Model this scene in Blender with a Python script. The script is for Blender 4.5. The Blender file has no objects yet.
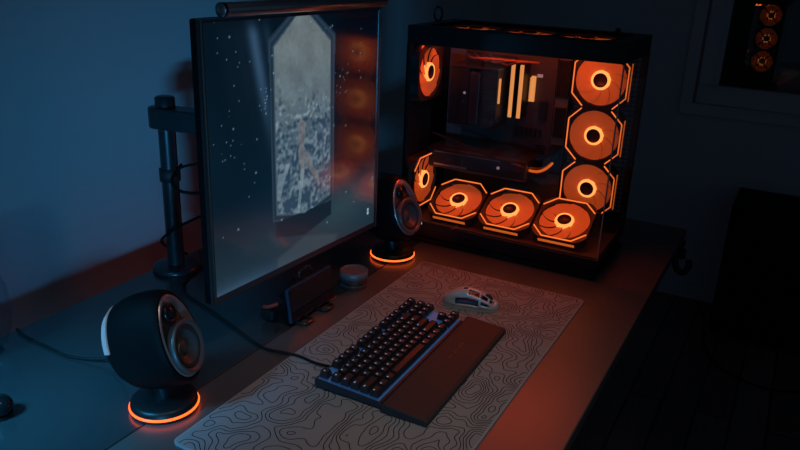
import bpy, bmesh, math, random
from mathutils import Vector, Matrix, noise
random.seed(7)
PI = math.pi
SC = bpy.context.scene
COL = SC.collection

# ------------------------------------------------------------------ materials
def lin(c):
    return tuple(((v/255)/12.92 if v/255 <= .04045 else ((v/255+.055)/1.055)**2.4) for v in c)

def mat(name, col, rough=.5, metal=0, spec=.5, emit=None, es=0, bump=0, bscale=200, var=0, vscale=20, coat=0):
    m = bpy.data.materials.new(name); m.use_nodes = True
    nt = m.node_tree; b = nt.nodes['Principled BSDF']
    b.inputs['Base Color'].default_value = (*col, 1)
    b.inputs['Roughness'].default_value = rough
    b.inputs['Metallic'].default_value = metal
    b.inputs['Specular IOR Level'].default_value = spec
    b.inputs['Coat Weight'].default_value = coat
    if emit:
        b.inputs['Emission Color'].default_value = (*emit, 1)
        b.inputs['Emission Strength'].default_value = es
    if bump or var:
        tc = nt.nodes.new('ShaderNodeTexCoord')
    if bump:
        n = nt.nodes.new('ShaderNodeTexNoise'); n.inputs['Scale'].default_value = bscale; n.inputs['Detail'].default_value = 4
        bp = nt.nodes.new('ShaderNodeBump'); bp.inputs['Strength'].default_value = bump; bp.inputs['Distance'].default_value = .002
        nt.links.new(tc.outputs['Object'], n.inputs['Vector'])
        nt.links.new(n.outputs['Fac'], bp.inputs['Height']); nt.links.new(bp.outputs['Normal'], b.inputs['Normal'])
    if var:
        n = nt.nodes.new('ShaderNodeTexNoise'); n.inputs['Scale'].default_value = vscale; n.inputs['Detail'].default_value = 5
        mx = nt.nodes.new('ShaderNodeMix'); mx.data_type = 'RGBA'
        mx.inputs['A'].default_value = (*[c*(1-var) for c in col], 1); mx.inputs['B'].default_value = (*[min(1, c*(1+var)) for c in col], 1)
        nt.links.new(tc.outputs['Object'], n.inputs['Vector'])
        nt.links.new(n.outputs['Fac'], mx.inputs['Factor']); nt.links.new(mx.outputs['Result'], b.inputs['Base Color'])
    return m

def glass(name, tint, ior=1.45, rough=.0, k=1.0):
    m = bpy.data.materials.new(name); m.use_nodes = True
    nt = m.node_tree; nt.nodes.remove(nt.nodes['Principled BSDF']); out = nt.nodes['Material Output']
    t = nt.nodes.new('ShaderNodeBsdfTransparent'); t.inputs['Color'].default_value = (*tint, 1)
    g = nt.nodes.new('ShaderNodeBsdfGlossy'); g.inputs['Roughness'].default_value = rough
    f = nt.nodes.new('ShaderNodeFresnel'); f.inputs['IOR'].default_value = ior
    mx = nt.nodes.new('ShaderNodeMixShader')
    # reflect on the entry face only (a thin pane), so the exit face never totally reflects
    ge = nt.nodes.new('ShaderNodeNewGeometry'); sb = nt.nodes.new('ShaderNodeMath'); sb.operation = 'SUBTRACT'; sb.inputs[0].default_value = k
    m2 = nt.nodes.new('ShaderNodeMath'); m2.operation = 'MULTIPLY'
    mk = nt.nodes.new('ShaderNodeMath'); mk.operation = 'MULTIPLY'; mk.inputs[1].default_value = k
    nt.links.new(ge.outputs['Backfacing'], mk.inputs[0]); nt.links.new(mk.outputs[0], sb.inputs[1])
    m2.use_clamp = True
    nt.links.new(f.outputs[0], m2.inputs[0]); nt.links.new(sb.outputs[0], m2.inputs[1]); nt.links.new(m2.outputs[0], mx.inputs[0])
    nt.links.new(t.outputs[0], mx.inputs[1]); nt.links.new(g.outputs[0], mx.inputs[2]); nt.links.new(mx.outputs[0], out.inputs[0])
    return m

def floor_mat():
    m = mat('floor_wood', (.03, .015, .01), .45)
    nt = m.node_tree; b = nt.nodes['Principled BSDF']
    tc = nt.nodes.new('ShaderNodeTexCoord'); mp = nt.nodes.new('ShaderNodeMapping'); mp.inputs['Rotation'].default_value = (0, 0, PI/2)
    br = nt.nodes.new('ShaderNodeTexBrick')
    br.inputs['Color1'].default_value = (.40, .24, .20, 1); br.inputs['Color2'].default_value = (.28, .16, .14, 1); br.inputs['Mortar'].default_value = (.03, .016, .014, 1)
    br.inputs['Scale'].default_value = 1; br.inputs['Brick Width'].default_value = 1.2; br.inputs['Row Height'].default_value = .11; br.inputs['Mortar Size'].default_value = .004
    n = nt.nodes.new('ShaderNodeTexNoise'); n.inputs['Scale'].default_value = 9; n.inputs['Detail'].default_value = 6
    mp2 = nt.nodes.new('ShaderNodeMapping'); mp2.inputs['Scale'].default_value = (8, 1, 1)
    mx = nt.nodes.new('ShaderNodeMix'); mx.data_type = 'RGBA'; mx.blend_type = 'MULTIPLY'; mx.inputs['Factor'].default_value = .7
    L = nt.links.new
    L(tc.outputs['Object'], mp.inputs['Vector']); L(mp.outputs[0], br.inputs['Vector'])
    L(tc.outputs['Object'], mp2.inputs['Vector']); L(mp2.outputs[0], n.inputs['Vector'])
    L(br.outputs['Color'], mx.inputs['A']); L(n.outputs['Color'], mx.inputs['B']); L(mx.outputs['Result'], b.inputs['Base Color'])
    return m

ORANGE = (1.0, .20, .028)
M = {
 'wall': mat('wall_paint', (.62, .63, .64), .8, bump=.15, bscale=90, var=.02, vscale=3),
 'ceiling': mat('ceiling_paint', (.6, .6, .6), .9),
 'floor': floor_mat(),
 'outside': mat('outside_dark_backdrop', (.02, .012, .010), .9),
 'trim': mat('white_trim', (.62, .63, .64), .45),
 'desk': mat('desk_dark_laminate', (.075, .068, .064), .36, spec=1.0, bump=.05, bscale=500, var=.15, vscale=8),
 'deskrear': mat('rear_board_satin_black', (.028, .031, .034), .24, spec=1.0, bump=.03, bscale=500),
 'deskedge': mat('desk_edge', (.012, .012, .012), .5),
 'metal_black': mat('black_powder_metal', (.006, .006, .007), .4, metal=.0, spec=.35),
 'arm': mat('monitor_arm_metal', (.05, .055, .06), .32, metal=.6),
 'plastic': mat('black_plastic', (.006, .006, .007), .42, spec=.4),
 'plastic_soft': mat('black_soft_plastic', (.016, .016, .017), .6),
 'gloss': mat('gloss_black', (.008, .008, .009), .12),
 'gloss2': mat('satin_black', (.02, .02, .021), .22),
 'bezelmetal': mat('bezel_satin', (.12, .11, .11), .28, metal=.8),
 'matteblack': mat('matte_black_housing', (.004, .004, .005), .75, spec=.1),
 'barmetal': mat('light_bar_metal', (.5, .45, .44), .28, metal=.95),
 'rubber': mat('black_rubber', (.015, .015, .015), .7),
 'cable': mat('black_cable', (.006, .006, .006), .65, spec=.25),
 'pad': mat('grey_mouse_pad_cloth', (.24, .235, .24), .9, spec=.2, bump=.3, bscale=900, var=.05, vscale=200),
 'padline': mat('pad_printed_line', (.018, .015, .018), .9, spec=.1),
 'padedge': mat('pad_stitched_edge', (.3, .29, .29), .8, spec=.2),
 'ring': mat('orange_ring_light', (0, 0, 0), .4, emit=(1, .10, .014), es=3.2),
 'fanring': mat('orange_fan_hub_light', (0, 0, 0), .4, emit=(1, .30, .07), es=2.0),
 'fanline': mat('orange_fan_line_light', (0, 0, 0), .4, emit=(1, .19, .035), es=1.3),
 'fanblade': mat('translucent_fan_blade', (.55, .23, .10), .5, emit=(1, .13, .018), es=.27),
 'fanframe': mat('fan_frame_black', (.02, .018, .018), .4),
 'fanhub': mat('fan_hub_dark', (.05, .02, .012), .4),
 'strip': mat('orange_strip_light', (0, 0, 0), .4, emit=(1, .17, .02), es=.65),
 'ramlight': mat('amber_memory_light', (0, 0, 0), .4, emit=(1, .36, .1), es=.85),
 'board': mat('motherboard_black', (.06, .045, .042), .5, bump=.3, bscale=300),
 'cooler': mat('cooler_black', (.012, .012, .014), .45),
 'alu': mat('brushed_aluminium', (.45, .46, .48), .32, metal=.9),
 'case_in': mat('case_inside_dark_grey', (.16, .14, .135), .45),
 'pcglass': glass('tinted_case_glass', (.93, .92, .92), 1.45),
 'winglass': glass('window_glass', (.9, .9, .9), 1.6, k=2.2),
 'key': mat('keycap_charcoal', (.018, .018, .020), .36),
 'legend': mat('keycap_lit_legend', (.3, .35, .4), .4, emit=(.30, .55, 1), es=.32),
 'keyplate': mat('keyboard_backlit_plate', (.08, .15, .25), .4, emit=(.04, .26, .8), es=.11),
 'kbcase': mat('keyboard_case_black', (.02, .022, .026), .35),
 'rest': mat('wrist_rest_leatherette', (.020, .018, .018), .6, bump=.3, bscale=700),
 'restlogo': mat('wrist_rest_red_print', (.25, .03, .015), .5),
 'mouse': mat('silver_grey_mouse_shell', (.46, .50, .50), .35, metal=.25),
 'mouse_in': mat('mouse_inner_blue', (.05, .10, .2), .4),
 'speaker': mat('speaker_body_black', (.003, .003, .0035), .6, spec=.12),
 'speakerface': mat('speaker_face_gloss', (.035, .03, .03), .22),
 'dish': mat('dish_satin_metal', (.5, .42, .40), .33, metal=.85),
 'cone': mat('woofer_cone_grey', (.05, .048, .046), .4),
 'surround': mat('woofer_trim_ring_grey', (.11, .10, .095), .35, metal=.3),
 'tweeter': mat('tweeter_black', (.01, .01, .01), .25),
 'rearlight': mat('grey_diffuser_strip', (.25, .25, .26), .5, emit=(.80, .88, 1), es=.09),
 'led': mat('pale_indicator_light', (0, 0, 0), .5, emit=(.75, .8, .6), es=.6),
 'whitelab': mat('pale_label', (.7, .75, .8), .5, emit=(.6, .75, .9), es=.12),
 'tin': mat('grey_tin_metal', (.16, .18, .2), .35, metal=.7),
 'tin_in': mat('tin_lid', (.16, .17, .19), .45, metal=.3),
 'phone': mat('phone_glass', (.006, .007, .009), .08),
 'phoneframe': mat('phone_frame_blue', (.05, .09, .16), .18, metal=.6),
 'redplastic': mat('red_plastic', (.35, .03, .015), .4),
 'sleeve': mat('orange_lit_cable_sleeve', (.16, .06, .03), .6),  # orange of the case light put into the sleeve colour
 'cabinet': mat('black_cabinet', (.004, .004, .004), .8, spec=.1),
 'bronze': mat('bezel_bronze_line', (.12, .10, .085), .4, metal=.5),
}

# ------------------------------------------------------------------ mesh builder
class MB:
    def __init__(s): s.v = []; s.f = []; s.m = []; s.sm = []
    def add(s, vs, fs, mi=0, T=None, smooth=False):
        b = len(s.v)
        for p in vs:
            p = Vector(p); s.v.append(T @ p if T else p)
        for f in fs:
            s.f.append([b+i for i in f]); s.m.append(mi); s.sm.append(smooth)
        return s
    def box(s, x0, x1, y0, y1, z0, z1, mi=0, T=None, bev=0):
        if bev:
            bm = bmesh.new(); bmesh.ops.create_cube(bm, size=1)
            for v in bm.verts:
                v.co = Vector(((x0+x1)/2+v.co.x*(x1-x0), (y0+y1)/2+v.co.y*(y1-y0), (z0+z1)/2+v.co.z*(z1-z0)))
            bmesh.ops.bevel(bm, geom=bm.edges[:], offset=bev, segments=2, affect='EDGES', profile=.5)
            bm.verts.index_update()
            vs = [v.co.copy() for v in bm.verts]; fs = [[v.index for v in f.verts] for f in bm.faces]; bm.free()
            return s.add(vs, fs, mi, T)
        vs = [(x, y, z) for z in (z0, z1) for y in (y0, y1) for x in (x0, x1)]
        return s.add(vs, [(0, 2, 3, 1), (4, 5, 7, 6), (0, 1, 5, 4), (2, 6, 7, 3), (0, 4, 6, 2), (1, 3, 7, 5)], mi, T)
    def lathe(s, prof, n=32, mi=0, T=None, smooth=True, cap0=False, cap1=False, sx=1, sy=1):
        # prof = [(r,z)] about local Z
        vs = []; fs = []
        for r, z in prof:
            for i in range(n):
                a = 2*PI*i/n; vs.append((r*math.cos(a)*sx, r*math.sin(a)*sy, z))
        for k in range(len(prof)-1):
            for i in range(n):
                j = (i+1) % n; fs.append((k*n+i, k*n+j, (k+1)*n+j, (k+1)*n+i))
        if cap0: fs.append(tuple(range(n))[::-1])
        if cap1: fs.append(tuple((len(prof)-1)*n+i for i in range(n)))
        return s.add(vs, fs, mi, T, smooth)
    def prism(s, pts, z0, z1, mi=0, T=None):
        n = len(pts); vs = [(x, y, z0) for x, y in pts]+[(x, y, z1) for x, y in pts]
        fs = [tuple(range(n))[::-1], tuple(range(n, 2*n))]+[(i, (i+1) % n, n+(i+1) % n, n+i) for i in range(n)]
        return s.add(vs, fs, mi, T)
    def bar(s, a, b, w, h, mi=0, T=None, up=(0, 0, 1)):
        a = Vector(a); b = Vector(b); d = (b-a); L = d.length; d.normalize(); u = Vector(up)
        if abs(d.dot(u)) > .98: u = Vector((1, 0, 0))
        r = d.cross(u).normalized(); u = r.cross(d)
        vs = [p+r*sx*w/2+u*sy*h/2 for p in (a, b) for sx, sy in ((-1, -1), (1, -1), (1, 1), (-1, 1))]
        return s.add(vs, [(0, 3, 2, 1), (4, 5, 6, 7), (0, 1, 5, 4), (1, 2, 6, 5), (2, 3, 7, 6), (3, 0, 4, 7)], mi, T)
    def tube(s, pts, r, n=8, mi=0, T=None, sub=6, closed=False):
        P = [Vector(p) for p in pts]
        if sub > 1:
            Q = []; m = len(P); rng = m if closed else m-1
            for i in range(rng):
                if closed: p0, p1, p2, p3 = P[i-1], P[i], P[(i+1) % m], P[(i+2) % m]
                else: p0, p1, p2, p3 = P[max(i-1, 0)], P[i], P[i+1], P[min(i+2, m-1)]
                for k in range(sub):
                    t = k/sub
                    Q.append(.5*((2*p1)+(p2-p0)*t+(2*p0-5*p1+4*p2-p3)*t*t+(3*p1-p0-3*p2+p3)*t**3))
            if not closed: Q.append(P[-1])
            P = Q
        vs = []; fs = []; N = len(P); prev = None
        for i, p in enumerate(P):
            d = (P[(i+1) % N]-P[i-1]) if closed else (P[min(i+1, N-1)]-P[max(i-1, 0)])
            if d.length < 1e-9: d = Vector((1, 0, 0))
            d.normalize()
            if prev is None:
                prev = d.orthogonal().normalized()
            prev = (prev-d*prev.dot(d)); prev.normalize(); q = d.cross(prev)
            for k in range(n):
                a = 2*PI*k/n; vs.append(p+prev*math.cos(a)*r+q*math.sin(a)*r)
        for i in range(N if closed else N-1):
            for k in range(n):
                l = (k+1) % n; j = (i+1) % N; fs.append((i*n+k, i*n+l, j*n+l, j*n+k))
        if not closed:
            fs.append(tuple(range(n))[::-1]); fs.append(tuple((N-1)*n+k for k in range(n)))
        return s.add(vs, fs, mi, T, True)
    def build(s, name, mats, parent=None, loc=(0, 0, 0), rot=(0, 0, 0), bev=0):
        me = bpy.data.meshes.new(name); me.from_pydata([tuple(v) for v in s.v], [], s.f)
        if not isinstance(mats, (list, tuple)): mats = [mats]
        for m in mats: me.materials.append(M[m] if isinstance(m, str) else m)
        me.polygons.foreach_set('material_index', s.m); me.polygons.foreach_set('use_smooth', s.sm); me.update()
        o = bpy.data.objects.new(name, me); COL.objects.link(o)
        o.location = loc; o.rotation_euler = rot
        if parent: o.parent = parent
        if bev:
            md = o.modifiers.new('bevel', 'BEVEL'); md.width = bev; md.segments = 2; md.limit_method = 'ANGLE'
        return o

def tag(o, label=None, cat=None, group=None, kind=None):
    if label: o['label'] = label
    if cat: o['category'] = cat
    if group: o['group'] = group
    if kind: o['kind'] = kind
    return o
def empty(name, loc=(0, 0, 0), rot=(0, 0, 0), parent=None):
    o = bpy.data.objects.new(name, None); COL.objects.link(o); o.location = loc; o.rotation_euler = rot
    o.empty_display_size = .05
    if parent: o.parent = parent
    return o
def B(x0, x1, y0, y1, z0, z1, bev=0): return MB().box(x0, x1, y0, y1, z0, z1, bev=bev)
def kids(o): return [c for c in bpy.data.objects if c.parent == o]
def copy_tree(o, parent=None):
    c = o.copy(); COL.objects.link(c); c.parent = parent
    for ch in kids(o): copy_tree(ch, c)
    return c
RX = lambda a: Matrix.Rotation(a, 4, 'X')
RY = lambda a: Matrix.Rotation(a, 4, 'Y')
RZ = lambda a: Matrix.Rotation(a, 4, 'Z')
TR = lambda x, y, z: Matrix.Translation((x, y, z))

# ------------------------------------------------------------------ room
ZD = .74
WX, WY = -1.33, 3.35
tag(B(WX-.1, 2.6, -1.6, WY+.1, -.06, 0).build('floor', 'floor'), 'dark brown plank floor', kind='structure')
tag(B(WX-.1, WX, -1.6, WY+.1, 0, 2.5).build('wall_left', 'wall'), 'pale wall behind the desk washed by blue light', kind='structure')
w0x, w1x, w0z, w1z = -.405, .75, .865, 2.0
mb = MB()
mb.box(WX, w0x, WY, WY+.12, 0, 2.5); mb.box(w1x, 2.6, WY, WY+.12, 0, 2.5)
mb.box(w0x, w1x, WY, WY+.12, 0, w0z); mb.box(w0x, w1x, WY, WY+.12, w1z, 2.5)
tag(mb.build('wall_back', 'wall'), 'dark far wall with the window', kind='structure')
tag(B(WX-.1, 2.6, -1.6, WY+.12, 2.5, 2.56).build('ceiling', 'ceiling'), 'ceiling', kind='structure')
# window
win = empty('window_1', ((w0x+w1x)/2, WY, w0z)); tag(win, 'white framed window in the far wall', kind='structure')
hw = (w1x-w0x)/2; H = w1z-w0z
def frame(mb, x0, x1, z0, z1, t, y0, y1, bev=.003):
    mb.box(x0, x1, y0, y1, z0, z0+t, bev=bev); mb.box(x0, x1, y0, y1, z1-t, z1, bev=bev)
    mb.box(x0, x0+t, y0, y1, z0+t, z1-t, bev=bev); mb.box(x1-t, x1, y0, y1, z0+t, z1-t, bev=bev)
    return mb
frame(MB(), -hw-.045, hw+.045, -.04, H+.045, .05, -.018, .0).build('casing', 'trim', win)
frame(MB(), -hw, hw, 0, H, .022, .005, .10).build('window_frame', 'trim', win)
sash = empty('sash', (-hw+.015, -.012, .012), (0, 0, math.radians(-3)), win)
sw = 2*hw-.03; sh = H-.024
sf = frame(MB(), 0, sw, 0, sh, .078, -.012, .026, bev=.006)
sf.box(.066, sw-.066, -.020, -.012, .066, .078); sf.box(.066, .078, -.020, -.012, .066, sh-.066)
sf.build('sash_frame', 'trim', sash)
B(.078, sw-.078, .004, .010, .078, sh-.078).build('pane', 'winglass', sash, rot=(0, 0, 0))
tag(B(-3, 4, 5.6, 5.7, -1, 6).build('backdrop_outside', 'outside'), 'dark backdrop added outside the window to block the ambient glow', kind='structure')  # added sheet that keeps the world colour out of the pane
tag(B(WX, w1x+1.8, WY-.012, WY, 0, .07).build('baseboard_back', 'trim'), 'low skirting along far wall', kind='structure')
tag(B(WX, WX+.012, -1.6, WY, 0, .07).build('baseboard_left', 'trim'), 'low skirting along left wall', kind='structure')

# ------------------------------------------------------------------ desk
desk = empty('desk', (0, 0, 0))
tag(desk, 'long dark satin desk along the left wall carrying the computer', 'desk')
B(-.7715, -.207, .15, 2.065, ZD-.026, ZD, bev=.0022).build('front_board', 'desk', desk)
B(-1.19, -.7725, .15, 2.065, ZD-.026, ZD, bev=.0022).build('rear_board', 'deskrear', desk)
B(-1.10, -.36, .40, .44, ZD-.066, ZD-.026).build('crossbar', 'metal_black', desk)
B(-1.10, -.50, 1.86, 1.90, ZD-.066, ZD-.026).build('crossbar', 'metal_black', desk)
B(-1.00, -.94, .44, 1.86, ZD-.066, ZD-.026).build('frame_rail', 'metal_black', desk)
for y in (.42, 1.88):
    lg = MB(); lg.box(-.99, -.93, y-.035, y+.035, .02, ZD-.066); lg.box(-1.12, -.62, y-.035, y+.035, 0, .025)
    lg.build('leg', 'metal_black', desk)

# desk-edge hook at far corner
hk = empty('headphone_hook', (-.213, 2.03, ZD))
tag(hk, 'small black clamp hook hanging under the far right desk corner', 'hook')
B(-.03, .012, -.022, .022, -.040, -.0265, bev=.003).build('clamp_plate', 'plastic', hk)
MB().tube([(-.01, 0, -.035), (-.008, .0, -.07), (.0, .004, -.105), (.018, .01, -.118), (.03, .012, -.10), (.028, .012, -.08)], .009, 10).build('hook_arm', 'plastic', hk)
MB().lathe([(.0, -.012), (.014, -.01), (.016, 0), (.014, .01), (0, .012)], 20, T=TR(.008, 0, -.06) @ RY(PI/2)).build('screw_knob', 'plastic', hk)

# ------------------------------------------------------------------ mouse pad with contour-line print
def make_pad():
    x0, x1, y0, y1 = -.705, -.320, .648, 1.455
    t = .0035; r = .012
    def rr(x0, x1, y0, y1, r, n=6):
        pts = []
        for cx, cy, a0 in ((x1-r, y1-r, 0), (x0+r, y1-r, 90), (x0+r, y0+r, 180), (x1-r, y0+r, 270)):
            for k in range(n+1):
                a = math.radians(a0+90*k/n); pts.append((cx+r*math.cos(a), cy+r*math.sin(a)))
        return pts
    mb = MB()
    O = rr(x0, x1, y0, y1, r); I = rr(x0+.0022, x1-.0022, y0+.0022, y1-.0022, r-.0022)
    n = len(O)
    vs = [(p[0], p[1], 0) for p in O]+[(p[0], p[1], t-.0004) for p in O]+[(p[0], p[1], t) for p in I]
    mb.add(vs, [(i, (i+1) % n, n+(i+1) % n, n+i) for i in range(n)], 2)
    mb.add(vs, [(n+i, n+(i+1) % n, 2*n+(i+1) % n, 2*n+i) for i in range(n)], 2)
    mb.add(vs, [tuple(2*n+i for i in range(n))], 0)
    # contour lines
    step = .0026; nx = int((x1-x0-.008)/step); ny = int((y1-y0-.008)/step)
    ox, oy = x0+.004, y0+.004
    def h(x, y):
        p = Vector((x*14, y*14, 3.1))
        w = noise.noise_vector(Vector((x*9, y*9, 8.2)))*.55
        v = noise.noise(p+w)*1.0+.30*noise.noise(Vector((x*38, y*38, 5.5)))
        return v
    G = [[h(ox+i*step, oy+j*step) for i in range(nx+1)] for j in range(ny+1)]
    zt = t+.00015; hwid = .00070
    q = []; qf = []
    for lev in [k*.155-1.2 for k in range(17)]:
        segs = {}
        for j in range(ny):
            for i in range(nx):
                a, b, c, d = G[j][i]-lev, G[j][i+1]-lev, G[j+1][i+1]-lev, G[j+1][i]-lev
                code = (a > 0)+2*(b > 0)+4*(c > 0)+8*(d > 0)
                if code in (0, 15): continue
                X = ox+i*step; Y = oy+j*step
                E = {}
                if (a > 0) != (b > 0): E[0] = (X+step*a/(a-b), Y)
                if (b > 0) != (c > 0): E[1] = (X+step, Y+step*b/(b-c))
                if (c > 0) != (d > 0): E[2] = (X+step*d/(d-c), Y+step)
                if (d > 0) != (a > 0): E[3] = (X, Y+step*a/(a-d))
                ks = sorted(E)
                pairs = [(ks[0], ks[1])] if len(ks) == 2 else [(0, 1), (2, 3)]
                for k1, k2 in pairs:
                    p = Vector(E[k1]); r_ = Vector(E[k2]); dd = r_-p
                    if dd.length < 1e-7: continue
                    dd.normalize(); nn = Vector((-dd.y, dd.x))*hwid; p = p-dd*hwid*.5; r_ = r_+dd*hwid*.5
                    bq = len(q)
                    q += [(p.x+nn.x, p.y+nn.y, zt), (p.x-nn.x, p.y-nn.y, zt), (r_.x-nn.x, r_.y-nn.y, zt), (r_.x+nn.x, r_.y+nn.y, zt)]
                    qf.append((bq, bq+1, bq+2, bq+3))
    mb.add(q, qf, 1)
    o = mb.build('mouse_pad', ['pad', 'padline', 'padedge'], loc=(0, 0, ZD))
    tag(o, 'large grey cloth mouse pad printed with black contour lines', 'mouse pad')
make_pad()
ZP = ZD+.0037

# ------------------------------------------------------------------ keyboard
def make_keyboard():
    # local: +X along the keys (Esc -> far end), +Y towards the function row
    U = .0180; W = .331; D = .124
    kb = empty('keyboard', (-.552, 1.041, ZP), (0, 0, math.radians(91.2)))
    tag(kb, 'compact black mechanical keyboard with blue-white backlight on the contour-printed pad', 'keyboard')
    c = MB(); c.prism([(-D/2, .002), (D/2, .004), (D/2, .018), (-D/2, .012)], -W/2, W/2, T=Matrix(((0, 0, 1, 0), (1, 0, 0, 0), (0, 1, 0, 0), (0, 0, 0, 1))))
    c.build('case', 'kbcase', kb, bev=.0015)
    zt = lambda y: .012+(y+D/2)/D*.006
    p = MB(); a = -D/2+.0045; b = D/2-.005
    p.add([(-W/2+.003, a, zt(a)+.0004), (W/2-.003, a, zt(a)+.0004), (W/2-.003, b, zt(b)+.0004), (-W/2+.003, b, zt(b)+.0004),
           (-W/2+.003, a, zt(a)-.0004), (W/2-.003, a, zt(a)-.0004), (W/2-.003, b, zt(b)-.0004), (-W/2+.003, b, zt(b)-.0004)],
          [(0, 1, 2, 3), (7, 6, 5, 4), (0, 4, 5, 1), (1, 5, 6, 2), (2, 6, 7, 3), (3, 7, 4, 0)])
    p.build('backlit_plate', 'keyplate', kb)
    rows = []
    y_top = D/2-.0158
    F = [(0, 1)]+[(2+i, 1) for i in range(4)]+[(6.5+i, 1) for i in range(4)]+[(11+i, 1) for i in range(4)]+[(15.25+i, 1) for i in range(3)]
    rows.append((0, F))
    nav = [(15.25+i, 1) for i in range(3)]
    rows.append((1.22, [(i, 1) for i in range(13)]+[(13, 2)]+nav))
    rows.append((2.22, [(0, 1.5)]+[(1.5+i, 1) for i in range(12)]+[(13.5, 1.5)]+nav))
    rows.append((3.22, [(0, 1.75)]+[(1.75+i, 1) for i in range(11)]+[(12.75, 2.25)]))
    rows.append((4.22, [(0, 2.25)]+[(2.25+i, 1) for i in range(10)]+[(12.25, 2.75), (16.25, 1)]))
    rows.append((5.22, [(0, 1.25), (1.25, 1.25), (2.5, 1.25), (3.75, 6.25), (10, 1.25), (11.25, 1.25), (12.5, 1.25), (13.75, 1.25), (15.25, 1), (16.25, 1), (17.25, 1)]))
    meshes = {}
    x_left = -W/2+.0015
    for ri, (ry, ks) in enumerate(rows):
        y = y_top-ry*U
        for x, w in ks:
            cx = x_left+(x+w/2)*U; g = .0011
            key = (w, ri)
            if key not in meshes:
                mb = MB(); hx = w*U/2-g; hy = U/2-g; ins = .0026; hh = .0105
                base = [(-hx, -hy, 0), (hx, -hy, 0), (hx, hy, 0), (-hx, hy, 0)]
                top = [(-hx+ins*.7, -hy+ins, hh), (hx-ins*.7, -hy+ins, hh), (hx-ins*.7, hy-ins*.6, hh+.0006), (-hx+ins*.7, hy-ins*.6, hh+.0006)]
                mb.add(base+top, [(3, 2, 1, 0), (0, 1, 5, 4), (1, 2, 6, 5), (2, 3, 7, 6), (3, 0, 4, 7)])
                dz = hh-.0007; cxs = [(-hx+ins*.7+.001, -hy+ins+.001, dz), (hx-ins*.7-.001, -hy+ins+.001, dz), (hx-ins*.7-.001, hy-ins*.6-.001, dz), (-hx+ins*.7+.001, hy-ins*.6-.001, dz)]
                mb.add(top+cxs, [(0, 1, 5, 4), (1, 2, 6, 5), (2, 3, 7, 6), (3, 0, 4, 7), (4, 5, 6, 7)])
                if w < 5:
                    z2 = dz+.0002; s = .0013; lx = -hx+ins+.0026 if w > 1 else -.0008; ly = .0022
                    mb.add([(lx-s, ly-s, z2), (lx+s, ly-s, z2), (lx+s, ly+s, z2), (lx-s, ly+s, z2)], [(0, 1, 2, 3)], 1)
                    if w > 1.3: mb.add([(lx+s+.0007, ly-s*.8, z2), (lx+s*2+.0007, ly-s*.8, z2), (lx+s*2+.0007, ly+s*.6, z2), (lx+s+.0007, ly+s*.6, z2)], [(0, 1, 2, 3)], 1)
                o = mb.build('keycap', ['key', 'legend'], kb)
                meshes[key] = o
            else:
                o = meshes[key].copy(); COL.objects.link(o); o.parent = kb
            o.location = (cx, y, zt(y)+.0045)
    for sx in (-1, 1):
        B(-.012, .012, -.004, .004, 0, .004).build('foot', 'rubber', kb, loc=(sx*.13, .05, -.0002))
    # wrist rest
    wr = empty('wrist_rest', (-.448, 1.046, ZP), (0, 0, math.radians(91.2)))
    tag(wr, 'flat black wrist rest along the near side of the keyboard', 'wrist rest')
    WR = .351
    c = MB(); c.prism([(-.042, 0), (.0385, 0), (.0385, .015), (.034, .0165), (-.036, .0115), (-.042, .0085)], -WR/2, WR/2, T=Matrix(((0, 0, 1, 0), (1, 0, 0, 0), (0, 1, 0, 0), (0, 0, 0, 1))))
    c.build('cushion', 'rest', wr, bev=.0012)
    lg = MB()
    # short slanted strokes of the red print
    for k in range(9):
        x = .012+k*.0072
        zt2 = .01452
        y0 = .004
        if k in (2, 5): continue
        lg.add([(x, y0-.0018, zt2-.0003), (x+.0016, y0-.0018, zt2-.0003), (x+.0028, y0+.0022, zt2+.0003), (x+.0012, y0+.0022, zt2+.0003)], [(0, 1, 2, 3)])
        lg.add([(x+.001, y0+.0014, zt2+.0002), (x+.0045, y0+.0014, zt2+.0002), (x+.0048, y0+.0022, zt2+.0003), (x+.001, y0+.0022, zt2+.0003)], [(0, 1, 2, 3)])
    o = lg.build('logo_print', 'restlogo', wr); o['label'] = 'faint red lettering on the wrist rest'
make_keyboard()

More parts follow.
